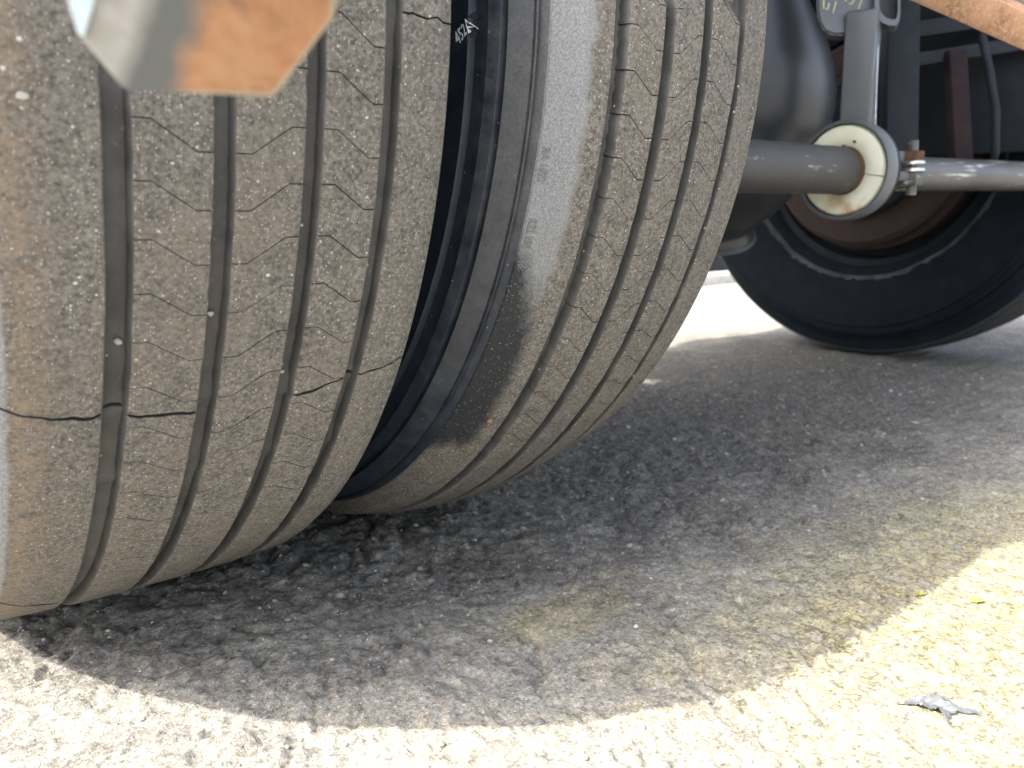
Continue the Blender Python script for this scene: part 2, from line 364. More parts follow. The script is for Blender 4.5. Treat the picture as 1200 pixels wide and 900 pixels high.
# loose grit
def grit():
    ico = bmesh.new(); bmesh.ops.create_icosphere(ico, subdivisions=1, radius=1)
    bv = np.array([v.co[:] for v in ico.verts]); bf = np.array([[v.index for v in f.verts] for f in ico.faces]); ico.free()
    n = 4000; VV, FF = [], []
    xs = rng.uniform(-0.05, 1.9, n); ys = rng.uniform(-0.86, 0.35, n)
    rs = np.clip(rng.lognormal(math.log(0.0010), 0.45, n), 0.0005, 0.0042)
    big = (rng.uniform(0, 1, n) < 0.06) & (ys > -0.30); rs = np.where(big, rs * 2.2, rs)
    zs = ground_h(xs, ys)
    for i in range(n):
        sc = rs[i] * rng.uniform(0.65, 1.35, 3) * np.array([1.2, 1.2, 0.7]); a = rng.uniform(0, 6.28)
        p = bv * rng.uniform(0.75, 1.2, (len(bv), 1)) * sc
        p = np.stack([p[:, 0] * math.cos(a) - p[:, 1] * math.sin(a), p[:, 0] * math.sin(a) + p[:, 1] * math.cos(a), p[:, 2]], 1)
        VV.append(p + [xs[i], ys[i], zs[i] + rs[i] * 0.2]); FF.append(bf + i * len(bv))
    k = NB("mixed grit"); r = k.n("ShaderNodeNewGeometry").outputs["Random Per Island"]
    ra = k.n("ShaderNodeValToRGB"); k.l(r, ra.inputs[0]); cr = ra.color_ramp
    cr.elements[0].color = (0.12, 0.115, 0.10, 1); cr.elements[1].color = (0.42, 0.41, 0.37, 1)
    for p_, c_ in ((0.35, (0.19, 0.195, 0.19, 1)), (0.6, (0.30, 0.26, 0.19, 1)), (0.85, (0.27, 0.26, 0.235, 1))):
        e = cr.elements.new(p_); e.color = c_
    o = link("grit", mesh_np("grit", np.concatenate(VV), np.concatenate(FF)), k.out(ra.outputs[0], 0.85), smooth=False)
    o["kind"] = "stuff"; o["label"] = "loose fine grit scattered over the concrete"
grit()

# kerb and wall beyond the trailer
kb = box("kerb", (24, 0.14, 0.19), (10, 1.72, -0.045), M['kerb'], bevel=0.012)
kb["label"] = "low pale concrete kerb beyond the trailer, seen under it"; kb["category"] = "kerb"
wl = box("wall", (24, 0.2, 1.2), (10, 2.3, 0.55), M['wall'], bevel=0.01)
wl["label"] = "dark wall standing behind the low pale kerb"; wl["category"] = "wall"

# ------------------------------------------------------------------ trailer
trailer = bpy.data.objects.new("trailer", None); COL.objects.link(trailer); trailer.empty_display_size = 0.2
trailer["label"] = "dark trailer underside with worn dusty dual tyres, suspension rods and rusty steelwork"
trailer["category"] = "trailer"

NSIPE = 108; PER = 360.0 / NSIPE

def tyre_surface(th_deg, x, r, cy, cz):
    t = np.radians(th_deg)
    Y = cy - r * np.cos(t); Z = cz - r * np.sin(t)
    return np.stack([x + 0 * Y, Y, np.maximum(Z, -0.001 + 0 * Z)], -1)

def crown(x, R0, k, xc): return R0 - k * (x - xc) ** 2

def build_tyre(spec, label):
    cy, cz, R0, kc, xc = spec['c']; E0, E1 = spec['edges']; rE = spec['redge']
    gr = spec['grooves']; depth = spec['depth']; jit = spec.get('jit', 0.0003)
    rt = lambda x: crown(x, R0, kc, xc)
    # --- carcass: sidewalls, shoulders and groove floors as one revolved skin
    L = spec['side_l']; Rr = spec['side_r']
    prof = list(L)
    prof.append((E0 + 0.002, rE[0] - 0.006))
    for (a, b) in gr:
        m = (a + b) / 2; wd = b - a; rf = rt(m) - depth
        prof += [(a - 0.003, rf - 0.001), (a - 0.0006, rf + 0.0030), (a + wd * 0.10, rf + 0.0012), (a + wd * 0.28, rf + 0.0002), (m, rf - 0.0004),
                 (b - wd * 0.28, rf + 0.0002), (b - wd * 0.10, rf + 0.0012), (b + 0.0006, rf + 0.0030), (b + 0.003, rf - 0.001)]
    prof.append((E1 - 0.002, rE[1] - 0.006))
    prof += list(Rr)
    prof = np.array(prof); nc = len(prof)
    th = np.sort(np.concatenate([np.arange(-40, 75, 0.5), np.arange(75, 320, 2.5), spec.get('floor_crack', [])]))
    TH, XX = np.meshgrid(th, prof[:, 0], indexing='ij'); RR = np.broadcast_to(prof[:, 1], TH.shape).copy()
    isfloor = (XX > gr[0][0] - 0.004) & (XX < gr[-1][1] + 0.004)
    RR += isfloor * (0.0012 * vnoise(TH * 0.25, XX * 25, 9) + 0.0005 * vnoise(TH * 1.1, XX * 200, 10))
    fc = spec.get('floor_crack')
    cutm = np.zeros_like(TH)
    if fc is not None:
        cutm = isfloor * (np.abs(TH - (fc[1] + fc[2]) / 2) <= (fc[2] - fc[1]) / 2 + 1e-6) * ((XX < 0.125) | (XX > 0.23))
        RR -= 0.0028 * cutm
    for (tb, wb) in spec.get('ties', []):
        RR += isfloor * 0.0022 * np.clip(1.3 - np.abs(TH - tb) / wb, 0, 1)
    VV = tyre_surface(TH, XX, RR, cy, cz).reshape(-1, 3)
    F = grid_faces(len(th), nc, True, False)
    q = (F[:, 0] % nc); fl = (q >= len(L)) & (q < nc - len(Rr) - 1)
    dust = np.where(isfloor, 0.8, 0.0)
    dust += spec['dustf'](TH, XX, RR) * (~isfloor)
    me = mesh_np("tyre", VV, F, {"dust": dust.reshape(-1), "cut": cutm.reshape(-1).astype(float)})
    o = link("tyre", me, M['carcass'], trailer); me.materials.append(M['groove'])
    me.polygons.foreach_set("material_index", fl.astype(np.int32))
    me.polygons.foreach_set("use_smooth", [True] * len(me.polygons))
    o["label"] = label
    sharp(o, 40)
    # --- ribs
    bounds = [E0] + [v for g in gr for v in g] + [E1]
    for ri in range(5):
        xl, xr = bounds[2 * ri], bounds[2 * ri + 1]
        build_rib(o, spec, ri, xl, xr, rt, depth, jit, rE)
    return o

def build_rib(parent, spec, ri, xl, xr, rt, depth, jit, rE):
    cy, cz = spec['c'][:2]; w_ = xr - xl
    lsh, rsh = ri == 0, ri == 4
    top = np.array([0, 0.1, 0.19, 0.2, 0.21, 0.35, 0.5, 0.65, 0.79, 0.8, 0.81, 0.9, 1.0])
    cols = []                                            # (x fraction kind, radius)
    cv, cr_, ck = [], [], []
    E = 0.0016
    if lsh:
        for (dx, dr) in spec['shoulder_l']: cv.append(xl + dx); cr_.append(rE[0] + dr); ck.append(2)
    else:
        rf = rt(xl) - depth
        cv += [xl - 0.0012, xl - 0.0006, xl + 0.0002]; cr_ += [rf, rt(xl) - 0.0024, rt(xl) - 0.0008]; ck += [0, 0, 0]
    a = xl + (spec['shoulder_l'][-1][0] + 0.004 if lsh else 0.0012); b = xr - (spec['shoulder_r'][-1][0] + 0.004 if rsh else 0.0012)
    for t in top: cv.append(a + (b - a) * t); cr_.append(rt(a + (b - a) * t)); ck.append(1)
    if rsh:
        for (dx, dr) in spec['shoulder_r'][::-1]: cv.append(xr - dx); cr_.append(rE[1] + dr); ck.append(3)
    else:
        rf = rt(xr) - depth
        cv += [xr - 0.0002, xr + 0.0006, xr + 0.0012]; cr_ += [rt(xr) - 0.0008, rt(xr) - 0.0024, rf]; ck += [0, 0, 0]
    cv = np.array(cv); cr_ = np.array(cr_); ck = np.array(ck)
    v = np.clip((cv - xl) / w_, 0, 1)
    # cuts: list of (offset(v), width deg, depth, mean)
    cuts = []
    Rm = rt((xl + xr) / 2); wdeg = spec['sipe_w'] / Rm * 180 / PI
    sgn = {1: 1, 2: -1, 3: 1}.get(ri, 0)
    zlo, zhi = np.interp([0.2, 0.8], [0, 1], [(a - xl) / w_, (b - xl) / w_])
    def zig(vv):
        f = np.clip((vv - zlo) / (zhi - zlo), 0, 1)
        return 1.64 * f if sgn > 0 else 1.64 * (1 - f)
    if sgn:
        for kk in range(NSIPE):
            th0 = spec['phase'] + kk * PER
            mean = th0 + 0.82
            if any(abs(mean - c[3]) < 0.55 for c in spec['cracks'] if ri in c[0]): pass
            wj = wdeg * random.uniform(0.75, 1.15)
            cuts.append((th0 + zig(v), wj, spec['sipe_d'], mean))
    for (ribs, f, wmm, mean, dep) in spec['cracks']:
        if ri in ribs:
            wob = 0.22 * vnoise(v * 7 + 3 * ri, v * 0 + 1, 77) + 0.11 * vnoise(v * 23 + ri, v * 0 + 2, 78)
            wv = wmm / Rm * 180 / PI * (0.55 + 0.9 * (vnoise(v * 4 + ri * 9, v * 0, 79) + 0.5))
            cuts.append((f(cv) + wob, wv, dep, mean))
    if not cuts or len(cuts) < 20:
        for kk in range(0, 360, 2):
            if all(abs(kk - c[3]) > 2.0 for c in cuts if c[2] > 0) : cuts.append((kk + 0 * v, 0.05, 0.0, kk))
    cuts.sort(key=lambda c: c[3] % 360)
    rows_t, rows_d, rows_w = [], [], []
    n = len(cuts)
    for i, (off, wd, dp, mean) in enumerate(cuts):
        off = off + (0 if mean < 360 else -360)
        rows_t += [off, off + wd * 0.06, off + wd * 0.25, off + wd * 0.75, off + wd * 0.94, off + wd]; rows_d += [0, dp * 0.12, dp, dp, dp * 0.12, 0]
        nxt = cuts[(i + 1) % n][0]; nx = nxt + (360 if i == n - 1 else 0) - (360 if cuts[(i + 1) % n][3] >= 360 else 0)
        steps = 5 if sgn else 2
        for s in range(1, steps): rows_t.append((off + wd) * (1 - s / steps) + nx * (s / steps)); rows_d.append(0)
    T = np.array([np.broadcast_to(t, v.shape) for t in rows_t]); D = np.array(rows_d)[:, None]
    nr = len(T)
    X = np.broadcast_to(cv, T.shape).copy(); Rr = np.broadcast_to(cr_, T.shape).copy()
    # edges frayed a little; the stitched edge of the first groove
    jl = jit * 2 * vnoise(T[:, :1] * 3.1, T[:, :1] * 0 + ri, 21) - spec.get('chip', 0.0009) * np.clip(vnoise(T[:, :1] * 0.9, T[:, :1] * 0 + ri * 3, 22) - 0.36, 0, 1) * 6
    jr = jit * 2 * vnoise(T[:, -1:] * 3.1, T[:, -1:] * 0 + ri, 23) - spec.get('chip', 0.0009) * np.clip(vnoise(T[:, -1:] * 0.9, T[:, -1:] * 0 + ri * 3, 24) - 0.36, 0, 1) * 6
    if ri in spec.get('stitch', ()): jl = jl - 0.0010 * (np.arange(nr) % 2)[:, None] * (vnoise(T[:, :1] * 0.3, T[:, :1] * 0, 25) > -0.2)
    wl_ = np.exp(-((cv - xl) / 0.003) ** 2)[None, :] * (not lsh); wr_ = np.exp(-((cv - xr) / 0.003) ** 2)[None, :] * (not rsh)
    X = X - jl * wl_ + jr * wr_
    body = (ck != 0)
    Rr = Rr - D * np.where(body, 1.0, 0.0)[None, :] * (Rr > (cr_.max() - 0.02))
    Rr = Rr + 0.0009 * vnoise(T * 0.8, X * 60, 26) * np.where(ck == 1, 1, 0.0)[None, :]
    VV = tyre_surface(T, X, Rr, cy, cz).reshape(-1, 3)
    F = grid_faces(nr, len(cv), True, False)
    at_ = {}
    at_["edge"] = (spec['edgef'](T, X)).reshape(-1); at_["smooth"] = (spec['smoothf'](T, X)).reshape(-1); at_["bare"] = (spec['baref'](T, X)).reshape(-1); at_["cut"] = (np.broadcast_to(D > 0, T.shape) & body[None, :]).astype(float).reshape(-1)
    me = mesh_np("tread_rib", VV, F, at_)
    o = link("tread_rib", me, M['tread'], parent)
    me.materials.append(M['groove'])
    wall_ = np.zeros(len(cv) - 1, bool)
    if not lsh: wall_[:2] = True
    if not rsh: wall_[-2:] = True
    fm = wall_[F[:, 0] % len(cv)] if True else None
    me.polygons.foreach_set("material_index", fm.astype(np.int32))
    sharp(o, 32)
    return o

# sidewall profiles (x, r), bead to shoulder and shoulder to bead
def side_left(E, R, rE):        # visible inner sidewall of the right tyre, with its moulded steps
    return [(E + 0.020, R - 0.215), (E + 0.004, R - 0.205), (E - 0.012, R - 0.180), (E - 0.026, R - 0.145), (E - 0.0335, R - 0.115), (E - 0.0345, R - 0.095),
            (E - 0.0322, R - 0.082), (E - 0.0330, R - 0.0735), (E - 0.0275, R - 0.0725), (E - 0.0255, R - 0.0605), (E - 0.0275, R - 0.0592), (E - 0.0235, R - 0.0515), (E - 0.0170, R - 0.0512), (E - 0.0160, R - 0.0478),
            (E - 0.0205, R - 0.0470), (E - 0.0140, R - 0.0400), (E - 0.0095, R - 0.0345), (E - 0.0075, R - 0.0345), (E - 0.0070, R - 0.0325), (E - 0.0088, R - 0.0322),
            (E - 0.0038, rE - 0.0065), (E + 0.0000, rE - 0.0005)]
def side_right(E, R, rE): return [(E + (E - x), r) for (x, r) in side_left(E, R, rE)[::-1]]
zero = lambda T, X: 0 * T + 0 * X

xcL = 0.1770; RL = 0.4985; kL = 0.34 * 10 / 10
def Lcrack1(x): return np.interp(x, [0.045, 0.051, 0.059, 0.087, 0.095, 0.108, 0.124, 0.143], [29.6, 30.2, 30.9, 31.5, 31.36, 31.69, 31.87, 32.12])
def Lcrack2(x): return np.interp(x, [0.2055, 0.2197, 0.2343, 0.255, 0.277, 0.30], [32.05, 31.7, 31.25, 30.95, 30.6, 30.3])
def Lcrack3(x): return np.interp(x, [0.25, 0.2778], [5.47, 5.63])
def Lcrack4(x): return np.interp(x, [0.05, 0.069, 0.094], [55.1, 58.4, 60.6])
specL = dict(c=(0.0, 0.5, RL, kL, xcL), edges=(0.0443, 0.2905), redge=(0.4845, 0.4835), depth=0.0100,
    grooves=[(0.0962, 0.1087), (0.1466, 0.1574), (0.1946, 0.2049), (0.2407, 0.2510)],
    side_l=side_left(0.0443, RL, 0.4845), side_r=side_right(0.2905, 0.497, 0.4835),
    shoulder_l=[(0.0, -0.001), (0.0022, 0.0045), (0.0055, 0.0074), (0.011, 0.0086)], shoulder_r=[(0.0, -0.001), (0.0012, 0.0035), (0.004, 0.0066), (0.010, 0.0085)],
    sipe_w=0.0007, sipe_d=0.0035, phase=12.80 - 4 * PER,
    cracks=[((0, 1), Lcrack1, 0.0023, 31.9, 0.0085), ((3, 4), Lcrack2, 0.0021, 31.45, 0.0085), ((4,), Lcrack3, 0.0014, 5.5, 0.004), ((0,), Lcrack4, 0.0045, 58.0, 0.007)],
    ties=[(31.6, 1.2), (38.5, 1.0), (5.4, 1.2)], floor_crack=[31.33, 31.40, 31.58, 31.65],
    dustf=lambda T, X, R: 0.25 * (R > 0.45), edgef=lambda T, X: np.exp(-((X - 0.0585) / 0.006) ** 2) * (X > 0.04) + 0.35 * np.exp(-((X - 0.068) / 0.006) ** 2),
    smoothf=lambda T, X: 0.9 * (X < 0.0535), baref=zero, jit=0.0002)
tyreL = build_tyre(specL, "nearest worn tyre, five dusty ribs with a crack running across its tread")

xcR = 0.4848; RR_ = 0.5010
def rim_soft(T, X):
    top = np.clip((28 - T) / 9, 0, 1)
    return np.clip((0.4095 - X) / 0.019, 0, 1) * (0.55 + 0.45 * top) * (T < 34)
def bare_patch(T, X):
    lim = 0.3785 + 0.022 * np.clip((T - 20) / 12, 0, 1) * np.clip((50 - T) / 5, 0, 1)
    return np.clip((lim - X) / 0.018 + 0.5, 0, 1) * ((T > 19) & (T < 54)) * np.clip((T - 19) / 6, 0, 1) * np.clip((54 - T) / 8, 0, 1)
specR = dict(c=(-0.0028, 0.5033, RR_, 1.453, xcR), edges=(0.3771, 0.6040), redge=(0.4722, 0.4790), depth=0.0100,
    grooves=[(0.4158, 0.4272), (0.4591, 0.4694), (0.5003, 0.5102), (0.5510, 0.5600)],
    side_l=side_left(0.3771, 0.5010, 0.4722), side_r=side_right(0.6040, 0.500, 0.4790),
    shoulder_l=[(0.0, -0.001), (0.0008, 0.0012), (0.006, 0.0048), (0.013, 0.0092)], shoulder_r=[(0.0, -0.001), (0.0012, 0.0022), (0.004, 0.0045), (0.010, 0.0065)],
    sipe_w=0.0007, sipe_d=0.003, phase=7.41 - 3 * PER, cracks=[], ties=[(48.0, 1.0)],
    dustf=lambda T, X, R: np.clip((70 - T) / 60, 0.3, 1) * (0.66 * (R > 0.4665) + 0.46 * ((R > 0.4515) & (R <= 0.4665)) + 0.30 * ((R <= 0.4515) & (R > 0.4400)) + 0.16 * ((R <= 0.4400) & (R > 0.4290)) - 0.5 * np.clip((T - 16) / 8, 0, 1) * (R > 0.4685) * (T < 60)),
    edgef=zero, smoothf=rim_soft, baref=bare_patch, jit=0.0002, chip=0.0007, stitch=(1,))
tyreR = build_tyre(specR, "second worn tyre beside the nearest, bare grey shoulder and dark sidewall stamped with digits")

# far tyre of the opposite side: simpler tread
XF, YF = 1.925, 0.115
specF = dict(c=(YF, 0.5, 0.500, 0.8, XF + 0.118), edges=(XF, XF + 0.236), redge=(0.487, 0.487), depth=0.009,
    grooves=[(XF + 0.045, XF + 0.056), (XF + 0.090, XF + 0.100), (XF + 0.136, XF + 0.146), (XF + 0.181, XF + 0.191)],
    side_l=side_left(XF, 0.500, 0.487), side_r=side_right(XF + 0.236, 0.500, 0.487),
    shoulder_l=[(0.0, -0.001), (0.002, 0.0035), (0.005, 0.006), (0.010, 0.0075)], shoulder_r=[(0.0, -0.001), (0.002, 0.0035), (0.005, 0.006), (0.010, 0.0075)],
    sipe_w=0.001, sipe_d=0.003, phase=0.0, cracks=[], dustf=lambda T, X, R: 0.0 * T, edgef=zero, smoothf=zero, baref=lambda T, X: 1.2 + 0 * T)
M['carcass'] = m_simple("shade-darkened far tyre rubber", (0.003, 0.005, 0.008), (0.007, 0.010, 0.014), 0.9, 30, spec=0.12)  # darker copy of the tyre rubber, shade under the trailer put into the colour
tyreF = build_tyre(specF, "far black tyre of the opposite wheel with a pale chafed ring round its rim")

# rims
for (x0, x1, yc, zc) in ((0.075, 0.265, 0.0, 0.5), (0.405, 0.580, -0.0028, 0.5033), (XF + 0.02, XF + 0.21, YF, 0.5)):
    lathe("wheel_rim", [(0, 0.297), (0.004, 0.302), (0.012, 0.296), (0.02, 0.286), (0.05, 0.276), (x1 - x0 - 0.05, 0.276), (x1 - x0 - 0.02, 0.286), (x1 - x0 - 0.004, 0.302),
                        (x1 - x0, 0.297), (x1 - x0 - 0.01, 0.270), (x1 - x0 - 0.06, 0.262), (x1 - x0 - 0.075, 0.12), (0.08, 0.12), (0.06, 0.262), (0.012, 0.270)],
          (x0, yc, zc), (1, 0, 0), M['dim_paint'], trailer, 72, True)
# chafed bead ring, hub rings and drum of the far wheel
def chafe():
    n = 240; V = []
    for k in range(n):
        t = 2 * PI * k / n
        a = 0.306 + 0.0035 * mnoise.noise((math.cos(t) * 5, math.sin(t) * 5, 1)) ; b = a + 0.010 + 0.007 * mnoise.noise((math.cos(t) * 22, math.sin(t) * 22, 3))
        for j, (r, dx) in enumerate(((a, 0.004), (a + 0.002, -0.0015), (b, -0.0045), (b + 0.002, 0.003))):
            V.append((XF - 0.004 + dx - (r - 0.306) * 0.55, YF - r * math.sin(t), 0.5 - r * math.cos(t)))
    me = mesh_np("bead_ring", V, grid_faces(n, 4, True, True))
    return sharp(link("bead_ring", me, m_simple("chafed grey bead", (0.008, 0.010, 0.013), (0.055, 0.058, 0.062), 0.85, 28), tyreF), 60)
chafe()
drum = lathe("brake_drum", [(0.0, 0.10), (0.0, 0.225), (0.012, 0.236), (0.05, 0.236), (0.055, 0.246), (0.075, 0.246), (0.20, 0.246), (0.20, 0.10)], (XF - 0.035, YF, 0.5), (1, 0, 0), M['rust_dark'], trailer, 72, True)
drum["label"] = "brown rusty brake drum inside the far tyre"
dp = lathe("dust_plate", [(0.0, 0.06), (0.0, 0.165), (0.006, 0.17), (0.02, 0.17), (0.02, 0.06)], (XF - 0.062, YF, 0.5), (1, 0, 0), M['dim_paint'], trailer, 48, True)
for k in range(8):
    t = k * PI / 4 + 0.3
    lathe("bolt_head", [(0, 0.0), (0, 0.011), (0.012, 0.011), (0.012, 0.0)], (XF - 0.076, YF - 0.145 * math.sin(t), 0.5 - 0.145 * math.cos(t)), (1, 0, 0), M['rust_dark'], drum, 6)
gl = at(1037, 277, 1.98)
glint = lathe("glint_stud", [(0, 0.0), (0.0, 0.006), (0.006, 0.007), (0.012, 0.004), (0.014, 0)], gl, (-0.9, -0.2, 0.3), M['steel'], drum, 12)  # bright steel stud added to stand in for a glint of light
lathe("axle_beam", [(0, 0.0), (0, 0.058), (1.38, 0.058), (1.38, 0.0)], (0.56, 0.06, 0.505), (1, 0, 0), M['dim_paint'], trailer, 40)

# ------------------------------------------------------------------ suspension rod, bushing and post
RC = at(987, 200, 1.27)                                  # bushing centre
SC = 1.27 / FPX
r_tube, r_ring, r_out = 27 * SC, 52.5 * SC, 57.5 * SC
lathe("stabiliser_bar", [(-0.62, 0.0), (-0.62, r_tube), (-0.006, r_tube), (0.004, r_tube * 0.985), (0.01, r_tube * 0.8), (0.02, 0)], RC, (1, 0, 0), M['bar'], trailer, 48)
en = lathe("rust_collar", [(-0.012, r_tube + 0.0003), (-0.004, r_tube + 0.0012), (0.006, r_tube + 0.0010), (0.006, r_tube - 0.001)], RC, (1, 0, 0), M['rust_end'], trailer, 48)
# white nylon ring, split in two halves along a line
def half_ring(a0, a1, parent):
    n = 48; prof = [(0.022, r_tube + 0.001), (0.0, r_tube + 0.001), (-0.0015, r_tube + 0.003), (-0.004, (r_tube + r_ring) / 2), (-0.0015, r_ring - 0.004), (0.003, r_ring - 0.0005), (0.022, r_ring - 0.0005)]
    V = []
    for k in range(n + 1):
        t = a0 + (a1 - a0) * k / n
        for (s, r) in prof: V.append((RC.x + s, RC.y - r * math.cos(t), RC.z + r * math.sin(t)))
    F = [list(f) for f in grid_faces(n + 1, len(prof), False, True)]
    F.append(list(range(len(prof)))); F.append([n * len(prof) + j for j in range(len(prof))][::-1])
    return sharp(link("bushing_half", mesh_np("bushing_half", V, F), M['nylon'], parent), 40)
bush = lathe("bushing_housing", [(0.006, r_ring), (-0.003, r_ring + 0.001), (-0.004, r_out - 0.002), (0.0, r_out), (0.024, r_out), (0.029, r_out - 0.004), (0.029, r_ring - 0.006), (0.026, r_ring)], RC, (1, 0, 0), M['post'], trailer, 64, True)
bush["label"] = "round grey housing holding a white split bushing"
sp = math.radians(-10)
half_ring(sp + 0.012, sp + PI - 0.012, bush); half_ring(sp + PI + 0.012, sp + 2 * PI - 0.012, bush)
for (dx, dy) in ((1001, 166), (988, 171), (998, 174), (1007, 193)):
    p = at(dx, dy, 1.0); d = (p - CAM); tt = (RC.x - 0.0049 - CAM.x) / d.x; q = CAM + d * tt
    lathe("pit_mark", [(-0.0008, 0), (-0.0008, 0.0019), (0.003, 0.0019)], q, (1, 0, 0), M['inkback'], bush, 10)
# second lip of the housing, rust-brown, behind
lathe("housing_flange", [(0.031, r_out - 0.014), (0.031, r_out - 0.003), (0.038, r_out - 0.003), (0.042, r_out - 0.008), (0.042, r_out - 0.014)], RC, (1, 0, 0), M['dark_paint'], trailer, 64, True)

# clamp ears with one vertical bolt
for (py, h) in ((183.5, 13), (206, 12)):
    a = at(1030, py + 0.5, 1.30); b = at(1078, py + 1.0, 1.30)
    between(a, b, (0.036, h * SC), "clamp_ear", M['post'], trailer, 0.004)
bc = at(1069, 196, 1.29)
def hexbolt(z0, z1, r, mat, nm): return lathe(nm, [(z0, 0), (z0, r * 0.93), (z0 + 0.0015, r), (z1 - 0.0015, r), (z1, r * 0.93), (z1, 0)], bc, (0.0, 0.03, 1), mat, trailer, 6)
clamp = lathe("clamp_bolt", [(-0.042, 0), (-0.042, 0.0075), (0.040, 0.0075), (0.040, 0)], bc, (0.0, 0.03, 1), M['shaft'], trailer, 16)
def bolt_piece(z0, z1, r, mat, nm, n=6):
    return lathe(nm, [(z0, 0), (z0, r * 0.93), (z0 + 0.0015, r), (z1 - 0.0015, r), (z1, r * 0.93), (z1, 0)], bc, (0.0, 0.03, 1), mat, clamp, n)
bolt_piece(0.009, 0.024, 0.0165, M['rust_end'], "nut"); bolt_piece(0.003, 0.009, 0.0185, M['steel'], "washer", 24)
bolt_piece(-0.008, -0.002, 0.0185, M['steel'], "washer", 24); bolt_piece(-0.028, -0.008, 0.0165, M['shaft'], "nut")

# bright worn shaft running right
sa = at(1052, 203.5, 1.36); dirx = Vector((1, -0.11, 0.004)).normalized()
lathe("radius_rod", [(0, 0), (0, 20.0 * 1.36 / FPX), (0.50, 19.0 * 1.36 / FPX), (0.50, 0)], sa, dirx, M['shaft'], trailer, 40)

# hanger post over the bushing
pa, pb = at(1006, 150, 1.28), at(1010, 34, 1.30)
post = bpy.data.objects.new("hanger_post", None)
def post_mesh():
    d = (pb - pa); bm = bmesh.new()
    q = d.to_track_quat('Z', 'Y').to_matrix().to_4x4()
    ang = math.atan2(RIGHT.y, RIGHT.x)
    box_bm(bm, (0.045, 0.045, d.length + 0.03), Matrix.Translation((pa + pb) / 2) @ Matrix.Rotation(ang + 0.98, 4, 'Z'), 0.004, 3)
    return finish("hanger_post", bm, M['post'], trailer)
post = post_mesh()
def prism(name, pts, depth, back, mat, parent, bevel=0.003, holes=None):
    """polygon in pixel outline standing at its own depth, extruded by back metres along +X-ish"""
    P0 = [at(x, y, depth) for x, y in pts]; bm = bmesh.new(); off = Vector((0.86, 0.5, 0.0)).normalized() * back
    f = [bm.verts.new(p) for p in P0]; g = [bm.verts.new(p + off) for p in P0]; n = len(f)
    bm.faces.new(f); bm.faces.new(g[::-1])
    for i in range(n): bm.faces.new((f[i], g[i], g[(i + 1) % n], f[(i + 1) % n]))
    bmesh.ops.recalc_face_normals(bm, faces=bm.faces)
    if bevel:
        bmesh.ops.bevel(bm, geom=list(bm.edges), offset=bevel, segments=2, affect='EDGES')
    return finish(name, bm, mat, parent, 30)
hb = prism("hanger_bracket", [(957, -60), (957, 12), (960, 28), (967, 38), (980, 42), (1027, 34), (1031, 20), (1031, -60)], 1.275, 0.05, M['post'], trailer, 0.004)
hb["label"] = "grey steel bracket on top of the post with yellow paint marks"
# side pocket: open box beside the bracket
def pocket():
    d0 = 1.262
    outer = [(1025, -60), (1025, 8), (1027, 18), (1033, 26), (1042, 30), (1050, 30), (1053.5, 26), (1055, 18), (1056, -60)]
    inner = [(1030, -60), (1030, 6), (1032, 14), (1037, 20), (1043, 22.5), (1048, 23), (1050.5, 21), (1052, 15), (1052.5, -60)]
    bm = bmesh.new(); off = Vector((0.86, 0.5, 0)).normalized() * 0.045
    A = [bm.verts.new(at(*p, d0)) for p in outer]; B = [bm.verts.new(at(*p, d0)) for p in inner]
    A2 = [bm.verts.new(v.co + off) for v in A]; B2 = [bm.verts.new(v.co + off) for v in B]
    for i in range(len(A) - 1):
        bm.faces.new((A[i], A[i + 1], B[i + 1], B[i])); bm.faces.new((B[i], B[i + 1], B2[i + 1], B2[i]))
        bm.faces.new((A[i + 1], A[i], A2[i], A2[i + 1])); bm.faces.new((A2[i + 1], A2[i], B2[i], B2[i + 1]))
    bm.faces.new(B2)
    return finish("bracket_pocket", bm, M['post'], hb, 30)
pocket()
# yellow paint-marker strokes on the bracket
for st in ([(965.5, -2), (964.8, 5), (965.2, 10), (967.5, 12), (970, 10), (971.5, 4)], [(979.5, 2), (977.5, 9), (976, 15)],
           [(990.5, -3), (991, 2), (993.5, 5), (997.5, 4.5), (1000.5, 1), (1001, -3)], [(1011, -3), (1009, 2), (1005.5, 11)]):
    bm = bmesh.new(); pts = [at(x, y, 1.2745) for x, y in st]
    tube_path(bm, pts, 0.0013, 6); finish("paint_mark", bm, M['chalk'], hb)
# thin bright steel line along the post's right edge
bm = bmesh.new(); tube_path(bm, [at(1029.5, 37, 1.277), at(1027.4, 90, 1.267), at(1025.6, 147, 1.257)], 0.0011, 6); finish("bright_edge", bm, M['steel'], post)

# ------------------------------------------------------------------ air spring
AS = at(852, 120, 1.52); S2 = 1.52 / FPX
def py(px): return (120 - px) * S2
prof = [(py(y), r * S2) for y, r in ((-95, 20), (-85, 34), (-60, 42), (-30, 50), (0, 66), (20, 80), (45, 97), (70, 109), (95, 117), (120, 120), (145, 119), (170, 114), (195, 107), (220, 93), (240, 79), (258, 62), (268, 54), (274, 53), (278, 56), (289, 57), (292, 54), (292, 0))]
AX = Vector((-0.27, -0.32, 0.91)).normalized()
ab = lathe("air_spring", prof, AS, AX, M['black_rubber'], trailer, 72, False, 50)
ab["label"] = "bulging black rubber air spring behind the second tyre"
lathe("base_rim", [(py(284), 56 * S2), (py(285), 58.5 * S2), (py(289), 59 * S2), (py(291), 57 * S2)], AS, AX, M['post'], ab, 64, True)

